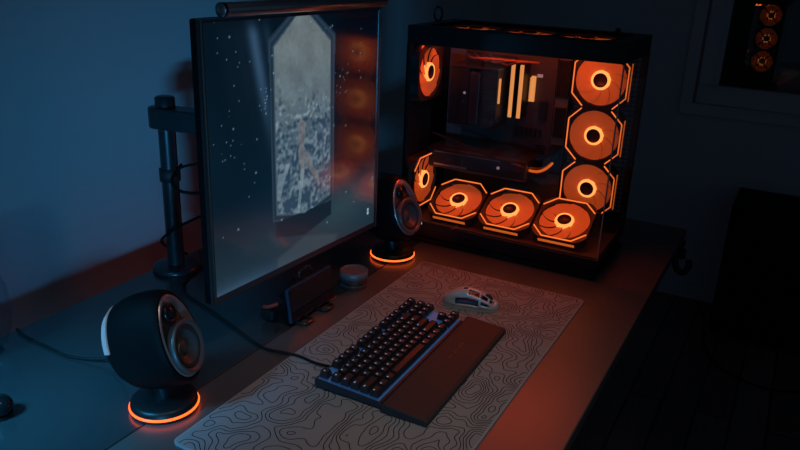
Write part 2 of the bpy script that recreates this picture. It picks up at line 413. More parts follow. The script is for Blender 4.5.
# ------------------------------------------------------------------ mouse
def make_mouse():
    ms = empty('computer_mouse', (-.515, 1.298, ZP), (0, 0, math.radians(14))); ms.scale = (.88, .88, .95)
    tag(ms, 'silver grey skeleton-shell mouse with cut-out windows beside the keyboard', 'mouse')
    L = .128; ns = 26; nr = 22
    def hw(t): return .0255+.008*math.cos((t-.12)*2*PI)*.5+.004*(1-t) if True else 0
    def prof(t):
        e = math.sin(PI*min(max(t*.94+.03, 0), 1))**.42
        w = (.029+.0035*math.cos(t*2*PI))*e
        hgt = (.010+.027*math.sin(PI*min(1, (t*.82+.14)))**1.2)*(.55+.45*e)
        return w, hgt
    def pt(t, a, off=0):
        w, hh = prof(t); x = -L/2+L*t
        ca, sa = math.cos(a), math.sin(a)
        return Vector((x, (w+off)*math.copysign(abs(ca)**.75, ca), .004+(hh+off)*abs(sa)**.8))
    A = [PI*k/nr for k in range(nr+1)]
    holes = []
    def hole(t, k):
        u = k/nr  # 0..1 across
        for (t0, t1, u0, u1) in ((.46, .66, .28, .46), (.46, .66, .54, .72), (.69, .82, .26, .46), (.69, .82, .54, .74), (.85, .94, .28, .44), (.85, .94, .56, .72), (.22, .64, .05, .2), (.22, .64, .8, .95), (.36, .42, .44, .56), (.7, .9, .08, .2), (.7, .9, .8, .92)):
            if t0 < t < t1 and u0 < u < u1: return True
        return False
    mb = MB()
    vs = []; th = .0022
    for off in (0, -th):
        for i in range(ns+1):
            for a in A: vs.append(pt(i/ns, a, off))
    n1 = nr+1; NB = (ns+1)*n1; fs = []
    solid = {}
    for i in range(ns):
        for k in range(nr): solid[i, k] = not hole((i+.5)/ns, k+.5)
    for (i, k), s_ in solid.items():
        a, b, c, d = i*n1+k, i*n1+k+1, (i+1)*n1+k+1, (i+1)*n1+k
        if s_:
            fs.append((a, b, c, d)); fs.append((d+NB, c+NB, b+NB, a+NB))
            for (di, dk, e) in ((-1, 0, (a, b)), (1, 0, (c, d)), (0, -1, (d, a)), (0, 1, (b, c))):
                if not solid.get((i+di, k+dk), False): fs.append((e[1], e[0], e[0]+NB, e[1]+NB))
    mb.add(vs, fs, 0, smooth=True)
    o = mb.build('shell', 'mouse', ms)
    # bottom plate
    b = MB(); pts = [(-L/2+L*i/ns, prof(i/ns)[0]) for i in range(ns+1)]
    b.prism(pts[:]+[(x, -y) for x, y in reversed(pts)], 0, .005); b.build('base_plate', 'mouse', ms)
    i_ = MB(); i_.box(-.045, .038, -.017, .017, .005, .017, bev=.003); i_.build('inner_frame', 'mouse_in', ms)
    MB().lathe([(0, -.004), (.010, -.004), (.012, -.002), (.012, .002), (.010, .004), (0, .004)], 20, T=TR(.038, 0, .020) @ RX(PI/2)).build('scroll_wheel', 'rubber', ms)
    for sy in (-1, 1): B(.004, .030, sy*.012-.006, sy*.012+.006, .017, .022, bev=.001).build('switch_block', 'redplastic', ms)
make_mouse()

# ------------------------------------------------------------------ monitor (nearly square), arm, light bar
MA = math.radians(86.7)
MO = Vector((-.8067, .857, .847))
Mt = Vector((math.cos(MA), math.sin(MA), 0)); Mn = Vector((math.sin(MA), -math.cos(MA), 0))
MW, MH = .498, .47
def make_monitor():
    # local: X = along width (near->far), Y = depth into the wall (-Mn), Z up ; origin at lower near corner of the front
    mo = empty('monitor', MO, (0, 0, MA))
    tag(mo, 'tall nearly square monitor on an arm showing a dark gothic window picture', 'monitor')
    hs = MB(); hs.box(0, MW, .002, .018, 0, MH, bev=.003); hs.box(.08, MW-.08, .018, .045, .08, MH-.08, bev=.008)
    hs.build('back_housing', 'matteblack', mo)
    bz = MB()
    t = .011
    bz.box(0, MW, -.001, .004, 0, t); bz.box(0, MW, -.001, .004, MH-.006, MH); bz.box(0, .010, -.001, .004, t, MH-.006); bz.box(MW-.010, MW, -.001, .004, t, MH-.006)
    bz.build('bezel', 'bezelmetal', mo)
    ln = MB(); e = .0015; d0, d1 = -.0022, -.001
    ln.box(.0, MW, d0, d1, MH-e, MH); ln.box(.0055, .0055+e, d0, d1, 0, MH); ln.box(MW-.0045, MW-.0045+e, d0, d1, 0, MH)
    ln.build('trim_line', 'bronze', mo)
    B(-.0012, MW+.0012, .004, .0150, .002, MH-.002).build('edge_band', 'matteblack', mo)
    # picture
    NX, NZ = 300, 320
    x0, x1, z0, z1 = .010, MW-.010, .011, MH-.006
    vs = []; cols = []
    stars = [(random.random(), random.random()*.9, .5+random.random()) for _ in range(58)]
    cl = []
    for cx, cz, n_, s_ in ((.28, .29, 12, .025), (.10, .22, 4, .08), (.75, .26, 14, .045), (.87, .15, 3, .03), (.12, .42, 8, .06), (.17, .60, 3, .05)):
        for _ in range(n_): cl.append((random.gauss(cx, s_*.5), random.gauss(cz, s_), .8))
    stars += cl
    SG = {}
    for s_ in stars: SG.setdefault((int(s_[0]*40), int(s_[1]*40)), []).append(s_)
    def sm(a, b, x):
        t_ = min(1, max(0, (x-a)/(b-a))); return t_*t_*(3-2*t_)
    def mixc(a, b, t_): return tuple(a[i]*(1-t_)+b[i]*t_ for i in range(3))
    def pic(u, v):
        # dark hall
        c = mixc((2, 17, 28), (5, 26, 40), sm(.0, .6, v)); c = mixc(c, (2, 6, 15), sm(.55, .85, u)*(1-sm(.6, .8, v)))
        nz = noise.noise(Vector((u*3, v*2, 1)))
        c = tuple(k*(1+.35*nz) for k in c)
        # light shafts slanting down from above
        for (ua, wd, am) in ((.22, .032, .75), (.15, .03, .10), (.29, .022, .28), (.09, .05, .08)):
            uu = u-ua-(v*.20); r = math.exp(-(uu/wd)**2)*am*(1-sm(.15, .62, v))*sm(-.02, .06, v)
            c = mixc(c, (62, 92, 122), r)
        # hall floor, paler grey band of light from the panel
        fl = sm(.62, .95, v)
        c = mixc(c, (34, 52, 62), fl*.75)
        g = math.exp(-(((u-.75)/.22)**2+((v-.84)/.11)**2)); c = mixc(c, (56, 76, 84), g*.6)
        g = math.exp(-(((u-.08)/.32)**2+((v-1.02)/.05)**2)); c = mixc(c, (62, 92, 124), g*.75)
        # slab below, outer frame and pale pane
        def inside(gr, dv=0.0):
            lo, hi = .335-gr, .664+gr
            if not lo < u < hi: return False
            k = abs(u-.498)/((hi-lo)/2)
            top = .112*(max(0, (k-.20))/.80)-.004-gr*.9
            bot = .765+.042*(1-k)+gr+dv
            return top < v < bot
        if inside(.010, .088) and v > .5: c = mixc(c, (15, 30, 42), .9)
        if v < .8:
            if inside(.034) and v < .16: c = mixc(c, (30, 50, 68), .8)
            if inside(.026): c = mixc(c, (40, 60, 76), .9)
            if inside(.019): c = (28, 45, 60)
            if inside(.006): c = (58, 76, 88)
        if inside(0):
            k = sm(.0, .5, v)
            c = mixc((100, 112, 116), (84, 102, 112), k)
            c = tuple(x*(1+.12*noise.noise(Vector((u*14, v*12, 4)))+.06*noise.noise(Vector((u*60, v*60, 4)))) for x in c)
            # foliage and blossoms growing up the pane
            f1 = noise.noise(Vector((u*20+3*noise.noise(Vector((u*9, v*9, 1))), v*20, 2)))+.8*noise.noise(Vector((u*62, v*58, 7)))
            edge = .24+.13*noise.noise(Vector((u*13, 0, 3)))+.22*abs(u-.49)+.04*noise.noise(Vector((u*40, v*8, 3)))
            m = sm(edge-.03, edge+.16, v)
            dense = sm(.36, .50, v)
            thr = .22-.22*dense
            if f1 > thr: c = mixc(c, (30, 52, 72), m*min(1, (f1-thr)*3.5)*.8)
            elif f1 < -.25+.10*dense: c = mixc(c, (150, 166, 174), m*min(1, (-f1-.12)*2.5)*.6)
            else: c = mixc(c, (66, 90, 108), m*.55*(.4+.6*dense))
            c = mixc(c, (44, 70, 92), .30*dense)
            # pale crossing stems
            def seg(ax, ay, bx, by, w_):
                dx, dy = bx-ax, by-ay; t_ = max(0, min(1, ((u-ax)*dx+(v-ay)*dy)/(dx*dx+dy*dy)))
                return math.hypot(u-ax-t_*dx, v-ay-t_*dy) < w_*(1-.35*t_)
            if seg(.485, .43, .480, .53, .024) or seg(.485, .53, .575, .665, .019) or seg(.480, .53, .487, .64, .017): c = mixc(c, (112, 108, 110), .62)
            if seg(.487, .62, .46, .79, .012) or seg(.36, .62, .345, .70, .02) or seg(.40, .58, .35, .66, .012): c = mixc(c, (138, 156, 168), .5)
        if v > .84:
            # pale wedge of light on the hall floor
            e1 = (v-.985)+(u-.34)*.9*-.25
            q_ = sm(.0, .02, (v-.90)-abs(u-.50)*.28+.0)*sm(.0, .04, .74+(v-.88)*-1.0-u+.10)
            if u > .33: c = mixc(c, (66, 84, 92), q_*.35)
        bi, bj = int(u*40), int(v*40)
        for i in (-1, 0, 1):
            for j in (-1, 0, 1):
                for (su, sv, sb) in SG.get((bi+i, bj+j), ()):
                    d = ((u-su)*MW)**2+((v-sv)*MH)**2
                    k = math.exp(-d/(.0014*sb)**2)
                    if k > .02: c = mixc(c, (150, 185, 205), min(1, k*.75))
        if .945 < u < .958 and .915 < v < .945 and not (.926 < v < .931): c = (150, 170, 175)
        return c
    for j in range(NZ+1):
        for i in range(NX+1):
            u = i/NX; v = 1-j/NZ
            vs.append((x0+(x1-x0)*u, .0005, z0+(z1-z0)*(j/NZ)))
            cols.append(lin(tuple(max(0, min(255, k)) for k in pic(u, v))))
    fs = [(j*(NX+1)+i, j*(NX+1)+i+1, (j+1)*(NX+1)+i+1, (j+1)*(NX+1)+i) for j in range(NZ) for i in range(NX)]
    me = bpy.data.meshes.new('screen'); me.from_pydata(vs, [], fs); me.update()
    ca = me.color_attributes.new('picture', 'FLOAT_COLOR', 'POINT')
    flat = []
    for c in cols: flat += [c[0], c[1], c[2], 1]
    ca.data.foreach_set('color', flat)
    m = mat('screen_picture', (.004, .004, .005), .12, spec=.9); nt = m.node_tree; b = nt.nodes['Principled BSDF']
    b.inputs['IOR'].default_value = 1.75; at = nt.nodes.new('ShaderNodeAttribute'); at.attribute_name = 'picture'
    nt.links.new(at.outputs['Color'], b.inputs['Emission Color']); b.inputs['Emission Strength'].default_value = 1.0
    me.materials.append(m)
    so = bpy.data.objects.new('screen', me); COL.objects.link(so); so.parent = mo
    # port / stand mount on the back
    MB().lathe([(0, 0), (.045, 0), (.045, .012), (.03, .016), (0, .016)], 28, T=TR(MW/2, .045, MH*.56) @ RX(-PI/2)).build('mount_plate', 'metal_black', mo)

    # light bar clipped on the top edge
    lb = empty('monitor_light_bar', MO+Mt*.029+Mn*.020+Vector((0, 0, MH+.0135)), (0, 0, MA))
    tag(lb, 'slim black light bar lying along the top edge of the monitor', 'light bar')
    LB = .445
    MB().lathe([(0, 0), (.0098, 0), (.0108, .0015), (.0108, LB-.0015), (.0098, LB), (0, LB)], 28, T=RY(PI/2)).build('bar_tube', 'barmetal', lb)
    MB().lathe([(.0110, 0), (.0110, .006)], 28, T=TR(.0, 0, 0) @ RY(PI/2)).build('end_ring', 'plastic', lb)
    MB().lathe([(.0, -.0135), (.006, -.0135), (.006, -.010)], 16, T=TR(LB*.5+.01, 0, 0) @ RX(PI/2)).build('touch_button', 'plastic', lb)
    c = MB(); x = .205
    c.box(x-.02, x+.02, .008, .050, -.0125, -.0065, bev=.002); c.box(x-.02, x+.02, .0135, .0172, -.019, -.0125, bev=.0012)
    c.box(x-.018, x+.018, .046, .060, -.055, -.0065, bev=.003)
    c.build('clip', 'plastic', lb)
    # arm
    ar = empty('monitor_mount', (-1.150, 1.115, ZD))
    tag(ar, 'black monitor arm with a round post standing at the wall side of the desk', 'monitor arm')
    MB().lathe([(0, 0), (.050, 0), (.051, .003), (.050, .011), (.044, .013), (.030, .014), (.018, .0145)], 40).build('post_base', 'arm', ar)
    p = MB(); p.lathe([(.0180, .012), (.0180, .345)], 36); p.box(.0165, .0192, -.003, .003, .02, .33); p.build('post', 'arm', ar)
    MB().lathe([(.0205, .345), (.0205, .352), (.0205, .383), (.017, .386), (0, .386)], 36).build('post_cap', 'arm', ar)
    MB().lathe([(.0195, 0), (.0220, .001), (.0220, .027), (.0195, .028)], 36, T=TR(0, 0, .205)).build('cable_clip', 'plastic_soft', ar)
    tgt = MO+Mt*(MW/2)-Mn*.062+Vector((0, 0, MH*.56))-Vector((-1.150, 1.115, ZD))
    zc = .348
    a0 = Vector((-.004, -.010, zc-.004)); a1 = Vector((.16, .045, zc-.012))
    b = MB(); d = (a1-a0).normalized()
    b.bar(a0, a1, .050, .044); b.lathe([(0, -.022), (.025, -.022), (.025, .022), (0, .022)], 28, T=TR(*a0))
    b.build('upper_arm', 'arm', ar, bev=.004)
    b = MB(); b.bar(a1, tgt+Vector((-.012, 0, 0)), .03, .04); b.lathe([(0, -.028), (.02, -.028), (.02, .028), (0, .028)], 24, T=TR(*a1)); b.build('wrist_joint', 'arm', ar, bev=.003)
make_monitor()

def cable(name, pts, r, label, cat='cable', group=None, sub=8):
    o = MB().tube(pts, r, 8, sub=sub).build(name, 'cable'); tag(o, label, cat, group); return o

# ------------------------------------------------------------------ speakers
def make_speaker(base, zrot, led=False):
    sp = empty('desk_speaker', (base[0], base[1], ZD), (0, 0, zrot))
    # base with ring light
    MB().lathe([(0, 0), (.050, 0), (.051, .002), (.0512, .0055)], 48).build('foot', 'plastic_soft', sp)
    MB().lathe([(.0505, .0055), (.0528, .0060), (.0533, .0075), (.0528, .0090), (.0505, .0095)], 64).build('ring_light', 'ring', sp)
    MB().lathe([(.0512, .0095), (.0505, .016), (.046, .0195), (.020, .0215), (0, .0215)], 48).build('base', 'plastic', sp)
    MB().tube([(0, 0, .019), (-.001, 0, .030), (-.006, 0, .052)], .0155, 20).build('neck', 'plastic', sp)
    til = math.radians(-19)
    c = Vector((-.018, 0, .1125))
    hd = empty('cabinet_tilt', c, (0, til, 0), sp)
    return sp, c, til
def speaker_parts(sp, c, til, led):
    R_ = (0, til, 0)
    def sec(x, w, h, n=48, egg=.13):
        out = []
        for i in range(n):
            a = 2*PI*i/n; ca, sa = math.cos(a), math.sin(a)
            out.append((x*.96, w*ca*(1-egg*sa), h*1.03*sa))
        return out
    st = [(-.064, .006, .007), (-.0625, .019, .024), (-.057, .031, .041), (-.047, .041, .055), (-.032, .0485, .066), (-.012, .0520, .0725), (.010, .0535, .0755), (.032, .0535, .0755), (.048, .0525, .0735), (.056, .0505, .0705), (.0585, .0480, .0670), (.0565, .0455, .064)]
    vs = []; n = 48; fs = []
    for s_ in st: vs += sec(*s_, n=n)
    for k in range(len(st)-1):
        for i in range(n):
            j = (i+1) % n; fs.append((k*n+i, k*n+j, (k+1)*n+j, (k+1)*n+i))
    fs.append(tuple(range(n))[::-1])
    MB().add(vs, fs, 0, smooth=True).build('cabinet', 'speaker', sp, c, R_)
    # face plate (oval) with softly raised rim
    rings = [sec(.0565, .0458, .0645), sec(.0592, .0445, .0628), sec(.0590, .0425, .0605), sec(.0520, .0330, .0500)]
    vs = [v for q in rings for v in q]; fs = []
    for k in range(3):
        for i in range(n):
            j = (i+1) % n; fs.append((k*n+i, k*n+j, (k+1)*n+j, (k+1)*n+i))
    MB().add(vs, fs, 0, smooth=True).build('dish_rim', 'dish', sp, c, R_)
    MB().add(rings[3], [tuple(range(n))], 0).build('face_plate', 'speakerface', sp, c, R_)
    Tw = TR(.0545, 0, -.020) @ RY(PI/2)
    wf = MB().lathe([(.0385, -.004), (.0420, .005), (.0415, .0095), (.0385, .0105), (.0335, .006)], 48, T=Tw).build('woofer_ring', 'surround', sp, c, R_)
    MB().lathe([(.0335, .006), (.031, .0078), (.0280, .0070), (.0265, .0045)], 48, T=Tw).build('rubber_surround', 'rubber', wf)
    MB().lathe([(.0265, .0045), (.017, -.003), (.0125, -.005), (.0125, -.005), (.010, -.001), (.006, .0012), (0, .002)], 48, T=Tw).build('cone', 'cone', wf)
    Tt = TR(.0522, 0, .0375) @ RY(PI/2)
    tw = MB().lathe([(.0150, 0), (.0150, .0035), (.0135, .0045), (.010, .0015)], 36, T=Tt).build('tweeter', 'tweeter', sp, c, R_)
    MB().lathe([(.010, .0015), (.008, .0035), (.004, .0052), (0, .0057)], 28, T=Tt).build('dome', 'gloss', tw)
    # rear diffuser strip: arc round the back of the cabinet
    rl = MB(); vs = []; fs = []; N = 26
    for i in range(N+1):
        a = math.radians(150-120*i/N+270-90) # placeholder angles, symmetric about the side facing away
        a = math.radians(8+ (150)*i/N)
        w_ = [(-.0370, .0480, .0660), (-.0500, .0415, .0560)]
        for x, w, h in w_:
            ca, sa = math.cos(a), math.sin(a)
            vs.append((x, -w*ca*(1-.13*sa), h*sa)); vs.append((x+.001, -(w-.006)*ca*(1-.13*sa), (h-.006)*sa))
        if i:
            b = 4*i; p = b-4
            fs += [(p, b, b+2, p+2), (p+1, p+3, b+3, b+1), (p, p+1, b+1, b), (p+2, b+2, b+3, p+3)]
    fs += [(0, 2, 3, 1), (4*N, 4*N+1, 4*N+3, 4*N+2)]
    o = MB().add(vs, fs, 0, smooth=False).build('rear_light_strip', 'rearlight', sp, c, R_); o['label'] = 'pale grey curved strip round the back of the speaker'
    if led:
        MB().lathe([(0, 0), (.004, 0), (.004, .004), (0, .0045)], 16, T=TR(.0575, .0330, -.047) @ RY(PI/2)).build('control_knob', 'led', sp, c, R_)
def speaker(base, zrot, led, label):
    sp, c, til = make_speaker(base, zrot, led)
    for o in kids(sp):
        if o.type == 'EMPTY': bpy.data.objects.remove(o)
    speaker_parts(sp, c, til, led)
    tag(sp, label, 'speaker', 'egg-shaped desk speakers on glowing round bases')
    return sp
speaker((-.781, .712), math.radians(18), False, 'black egg-shaped speaker left of the monitor, pale strip on its back, glowing orange base')
speaker((-.785, 1.449), math.radians(-7), True, 'black egg-shaped speaker between the monitor and the computer case, glowing orange base')

# ------------------------------------------------------------------ computer case
def make_fan(parent, loc, R3, skip='x', strips=(), s=.0655, name='case_fan', lines=True, lit_hub=True):
    """fan with face towards local +Z; 'skip' = octagon sides left unlit ('x','y' or '')"""
    f = empty(name, loc, R3, parent)
    fr = MB()
    # square frame with round opening
    n = 48; vs = []; fs = []
    for z, kind in ((0, 'sq'), (0, 'ci'), (-.025, 'ci'), (-.025, 'sq')):
        for i in range(n):
            a = 2*PI*(i+.5)/n; ca, sa = math.cos(a), math.sin(a)
            if kind == 'sq':
                k = s/max(abs(ca), abs(sa)); x, y = ca*k, sa*k
                lim = s*1.72
                if abs(x)+abs(y) > lim: q = lim/(abs(x)+abs(y)); x *= q; y *= q
            else: x, y = ca*s*.915, sa*s*.915
            vs.append((x, y, z))
    for k in range(4):
        for i in range(n):
            j = (i+1) % n; l = (k+1) % 4; fs.append((k*n+i, l*n+i, l*n+j, k*n+j))
    fr.add(vs, fs)
    for k in range(4):
        a = PI/4+k*PI/2; fr.bar((.01*math.cos(a), .01*math.sin(a), -.0225), (s*.93*math.cos(a), s*.93*math.sin(a), -.0225), .006, .003)
    fr.build('fan_frame', 'fanframe', f)
    # blades
    bl = MB(); NB = 9
    for b in range(NB):
        vs = []; K = 9; J = 5
        for k in range(K):
            r = .0225+(s*.895-.0225)*k/(K-1)
            sweep = -.55*(k/(K-1))**1.2
            for j in range(J):
                w = 1.02-.03*(k/(K-1))
                a = 2*PI*(b+ (j/(J-1))*w)/NB+sweep
                z = -.008+.0045*(j/(J-1))*(1-.25*k/(K-1))
                vs.append((r*math.cos(a), r*math.sin(a), z))
        fs = [(k*J+j, k*J+j+1, (k+1)*J+j+1, (k+1)*J+j) for k in range(K-1) for j in range(J-1)]
        bl.add(vs, fs, 0, smooth=True)
    bl.build('fan_blades', 'fanblade', f)
    if lit_hub: MB().lathe([(.0165, .0000), (.0205, .0005), (.0225, -.003), (.0225, -.011)], 36).build('hub_light', 'fanring', f)
    MB().lathe([(.0165, .0), (.016, -.0025), (.0, -.003)], 36).build('hub', 'fanhub', f)
    # octagonal light line
    a = s*.955; c = s*.42
    P = [(a, -(a-c)), (a, a-c), (a-c, a), (-(a-c), a), (-a, a-c), (-a, -(a-c)), (-(a-c), -a), (a-c, -a)]
    runs = []; cur = []
    for i in range(8):
        side = {0: 'x', 4: 'x', 2: 'y', 6: 'y'}.get(i)
        if side and side in skip:
            if cur: runs.append(cur)
            cur = []
        else: cur.append(i)
    if cur:
        if runs and 0 in runs[0] and 7 in cur: runs[0] = cur+runs[0]
        else: runs.append(cur)
    for run in (runs if lines else []):
        ol = MB()
        for i in run:
            p, q = P[i], P[(i+1) % 8]; ol.bar((p[0], p[1], .0008), (q[0], q[1], .0008), .0026, .0018)
        ol.build('light_line', 'fanline', f)
    for st in strips:
        sb = MB()
        Rk = {'-y': 0, '+x': PI/2, '+y': PI, '-x': -PI/2}[st]
        sb.box(-s*.66, s*.66, -s-.0012, -s+.001, -.0155, -.0085, T=RZ(Rk))
        sb.build('side_light', 'strip', f)
    return f

def make_pc():
    pc = empty('computer_case', (-.581, 1.700, ZD))
    tag(pc, 'black glass-walled computer case full of orange glowing fans', 'computer case')
    X, Y0, Y1, Z1 = .251, -.129, .130, .525
    # plinth
    p = MB(); p.box(-X, X, Y0, Y1, 0, .012); p.box(-X+.006, X-.006, Y0+.006, Y1-.006, .012, .034); p.box(-X, X, Y0, Y1, .034, .050)
    p.build('plinth', 'metal_black', pc, bev=.0015)
    for sx in (-.2, .2):
        pass
    # floor tray inside
    B(-X+.004, X-.004, Y0+.004, Y1-.004, .0502, .054).build('inner_floor', 'board', pc)
    # top cap : ring around a vent
    t = MB(); zt0 = .483
    t.box(-X, X, Y0, Y0+.030, zt0, Z1); t.box(-X, X, Y1-.030, Y1, zt0, Z1)
    t.box(-X, -X+.036, Y0+.030, Y1-.030, zt0, Z1); t.box(X-.036, X, Y0+.030, Y1-.030, zt0, Z1)
    t.build('top_cap', 'metal_black', pc, bev=.0015)
    g = MB()
    for k in range(11):
        x = -X+.045+k*.041; g.box(x, x+.0015, Y0+.029, Y1-.029, Z1-.004, Z1-.003)
    for k in range(4):
        y = Y0+.06+k*.045; g.box(-X+.035, X-.035, y, y+.0015, Z1-.004, Z1-.003)
    g.build('top_grille', 'metal_black', pc)
    # rear panel (towards far wall) with slots over the side fans
    b = MB(); y0, y1 = Y1-.004, Y1
    b.box(-X, .085, y0, y1, .05, zt0); b.box(.235, X, y0, y1, .05, zt0); b.box(.085, .235, y0, y1, .05, .085)
    for k in range(34):
        z = .085+k*.0117; b.box(.085, .235, y0, y1, z, z+.0022)
    for k in range(10):
        x = .085+k*.0155; b.box(x, x+.0018, y0, y1, .085, zt0)
    b.build('rear_panel', 'metal_black', pc)
    # left end panel framing two exhaust fans
    l = MB(); x0, x1 = -X, -X+.004
    l.box(x0, x1, Y0, Y1, .05, .066); l.box(x0, x1, Y0, Y1, .222, .345); l.box(x0, x1, Y0, Y1, .478, zt0); l.box(x0, x1, Y0, Y0+.006, .066, .478); l.box(x0, x1, .01, Y1, .066, .478)
    for z in [.08+k*.012 for k in range(12)]+[.355+k*.012 for k in range(11)]: l.box(x0, x1, Y0+.006, .01, z, z+.0105)
    l.build('end_panel', 'metal_black', pc)
    # posts
    for (x, y) in ((-X+.005, Y0+.005), (-X+.006, Y1-.006), (X-.004, Y1-.006)):
        B(x-.005, x+.005, y-.005, y+.005, .05, zt0).build('corner_post', 'metal_black', pc)
    # glass
    B(-X+.011, X-.0005, Y0, Y0+.003, .0502, zt0-.0002).build('front_glass', 'pcglass', pc)
    B(X-.003, X, Y0+.0035, Y1-.012, .0502, zt0-.0002).build('side_glass', 'pcglass', pc)
    B(X-.0022, X+.0003, Y0-.0004, Y0+.0036, .0503, zt0-.0003).build('glass_edge_glint', 'barmetal', pc)  # metal strip added to catch light as the glass corner's glint
    # tray carrying the motherboard
    B(-X+.005, .078, .106, .110, .054, zt0).build('board_tray', 'case_in', pc)
    # fans
    tilt = math.radians(29)
    for x in (-.124, .0125, .149):
        make_fan(pc, (x-.002, -.058, .107), (tilt, 0, 0), 'x', ('-y',))
    sh = MB(); sh.box(-.19, .215, .012, .016, .054, .115); sh.build('fan_shroud', 'fanframe', pc)
    for z in (.1605, .291, .4215):
        make_fan(pc, (.166, .040, z), (PI/2, 0, 0), 'y', ('+x',))
    B(.098, .234, .066, .090, .085, .48).build('side_radiator', 'fanframe', pc) if False else None
    make_fan(pc, (-.219, -.060, .412), (0, PI/2, 0), '', ('+y',), lines=False)
    make_fan(pc, (-.219, -.062, .142), (0, PI/2, 0), 'y', ())
    for x in (-.135, 0, .135):
        make_fan(pc, (x, .0, .5200), (0, 0, 0), 'xy', (), lines=False, lit_hub=False)
    for f in kids(pc):
        pass
    # motherboard
    mbd = MB(); mbd.box(-.20, .045, .100, .106, .15, .455)
    mbd.build('motherboard', 'board', pc)
    par = MB()
    par.box(-.19, -.15, .086, .100, .36, .45, bev=.003); par.box(-.14, -.06, .09, .100, .425, .448, bev=.003)
    par.box(.012, .03, .090, .100, .30, .345); par.box(.012, .034, .092, .100, .20, .235); par.box(-.13, .0, .092, .1, .155, .175, bev=.002)
    for k in range(6): par.box(-.045+k*.012, -.040+k*.012, .092, .1, .255, .275)
    par.build('heat_spreader', 'cooler', pc)
    # cpu cooler: two fin towers with a fan between
    c = MB()
    for (xa, xb) in ((-.194, -.142), (-.114, -.067)):
        for k in range(26): c.box(xa, xb, -.004, .078, .282+k*.0055, .2845+k*.0055)
        c.box(xa+.002, xb-.002, .0, .074, .282, .425)
    c.box(-.142, -.114, -.002, .076, .285, .415, bev=.003)
    co = c.build('cpu_cooler', 'cooler', pc)
    B(-.196, -.066, -.008, .080, .424, .428, bev=.0015).build('cooler_cover', 'gloss2', co)
    MB().lathe([(0, 0), (.0035, 0), (.0035, .001), (0, .001)], 16, T=TR(-.152, -.0035, .362) @ RX(PI/2)).build('badge', 'whitelab', co)
    # warm light on the tower edge
    B(-.0655, -.0615, .0, .005, .345, .405).build('cooler_light', 'ramlight', co)
    # memory
    for x in (-.050, -.0275):
        r = MB(); r.box(x-.004, x+.004, .052, .100, .305, .435); ro = r.build('memory_stick', 'cooler', pc)
        B(x-.0042, x+.0042, .0475, .0525, .306, .436).build('memory_light', 'ramlight', ro)
    cb = MB()
    for k in range(12): cb.box(-.016, -.006, .082, .092, .345+k*.005, .3482+k*.005)
    cb.box(-.016, -.006, .092, .1, .343, .406); cb.build('power_cable_comb', 'ramlight', pc)
    # graphics card
    g = MB(); g.box(-.232, .035, -.035, .098, .170, .222, bev=.005)
    go = g.build('graphics_card', 'cooler', pc)
    k_ = MB(); k_.box(-.21, -.12, -.0365, -.0345, .178, .183); k_.box(-.21, .02, -.0362, -.0345, .212, .2135); k_.build('edge_trim', 'alu', go)
    for x in (-.16, -.06): MB().lathe([(.002, 0), (.036, 0), (.038, .002), (.040, .002)], 32, T=TR(x, .035, .170) @ RX(PI)).build('card_fan', 'gloss2', go)
    B(-.225, .0, -.02, .095, .2222, .2245).build('backplate', 'gloss2', go)
    MB().lathe([(0, 0), (.004, 0), (.004, .002), (0, .002)], 16, T=TR(-.036, -.0352, .196) @ RX(PI/2)).build('badge', 'whitelab', go)
    # bracket holding the card
    MB().bar((-.215, -.045, .262), (.03, -.045, .205), .006, .004).build('support_bracket', 'gloss2', pc)
    # cable grommets and slotted cover right of the board
    s_ = MB()
    for (xa, xb, za, zb) in ((.048, .078, .36, .45), (.050, .076, .26, .335), (.050, .078, .165, .24)):
        s_.box(xa, xb, .098, .105, za, za+.004); s_.box(xa, xb, .098, .105, zb-.004, zb); s_.box(xa, xa+.003, .098, .105, za, zb); s_.box(xb-.003, xb, .098, .105, za, zb)
        for k in range(5): x = xa+.005+k*(xb-xa-.008)/5; s_.box(x, x+.0022, .100, .105, za+.004, zb-.004)
    s_.build('cable_grommet', 'rubber', pc)
    B(-.001, .013, .0895, .0915, .405, .413).build('board_label', 'whitelab', pc)
    # cables
    for q in range(5):
        MB().tube([(.055+q*.004, .096, .24), (.045+q*.004, .06, .215+q*.002), (.012+q*.003, .03, .205+q*.002), (-.015, .05, .2235)], .0022, 6).build('power_cable', 'cable', pc)
    MB().tube([(.016, -.005, .208), (.03, -.012, .198), (.055, -.012, .197), (.072, .0, .204), (.078, .03, .212)], .0035, 8).build('lit_cable', 'strip', pc)  # plain cable made to glow, standing for orange light falling on it
    for q in range(4):
        MB().tube([(-.19+q*.02, .085, .449), (-.15+q*.03, .02, .446-q*.003), (-.10+q*.03, -.02, .452), (-.06+q*.03, .0, .452)], .0028, 6).build('fan_cable', 'sleeve', pc)
    return pc
make_pc()

# small things on the case
rg = MB().tube([(.012*math.cos(a)*.85, 0, .017+.017*math.sin(a)) for a in [2*PI*k/16 for k in range(16)]], .0028, 8, sub=3, closed=True).build('metal_ring', 'gloss2', loc=(-.832, 1.730, ZD+.525), rot=(0, 0, math.radians(10)))
tag(rg, 'small dark ring standing on the left end of the computer case', 'ring')
kn = MB().lathe([(0, 0), (.006, 0), (.006, .006), (.004, .009), (0, .0095)], 18).build('thumb_screw', 'metal_black', loc=(-.408, 1.822, ZD+.525))
tag(kn, 'tiny black knob on the top back edge of the computer case', 'knob')

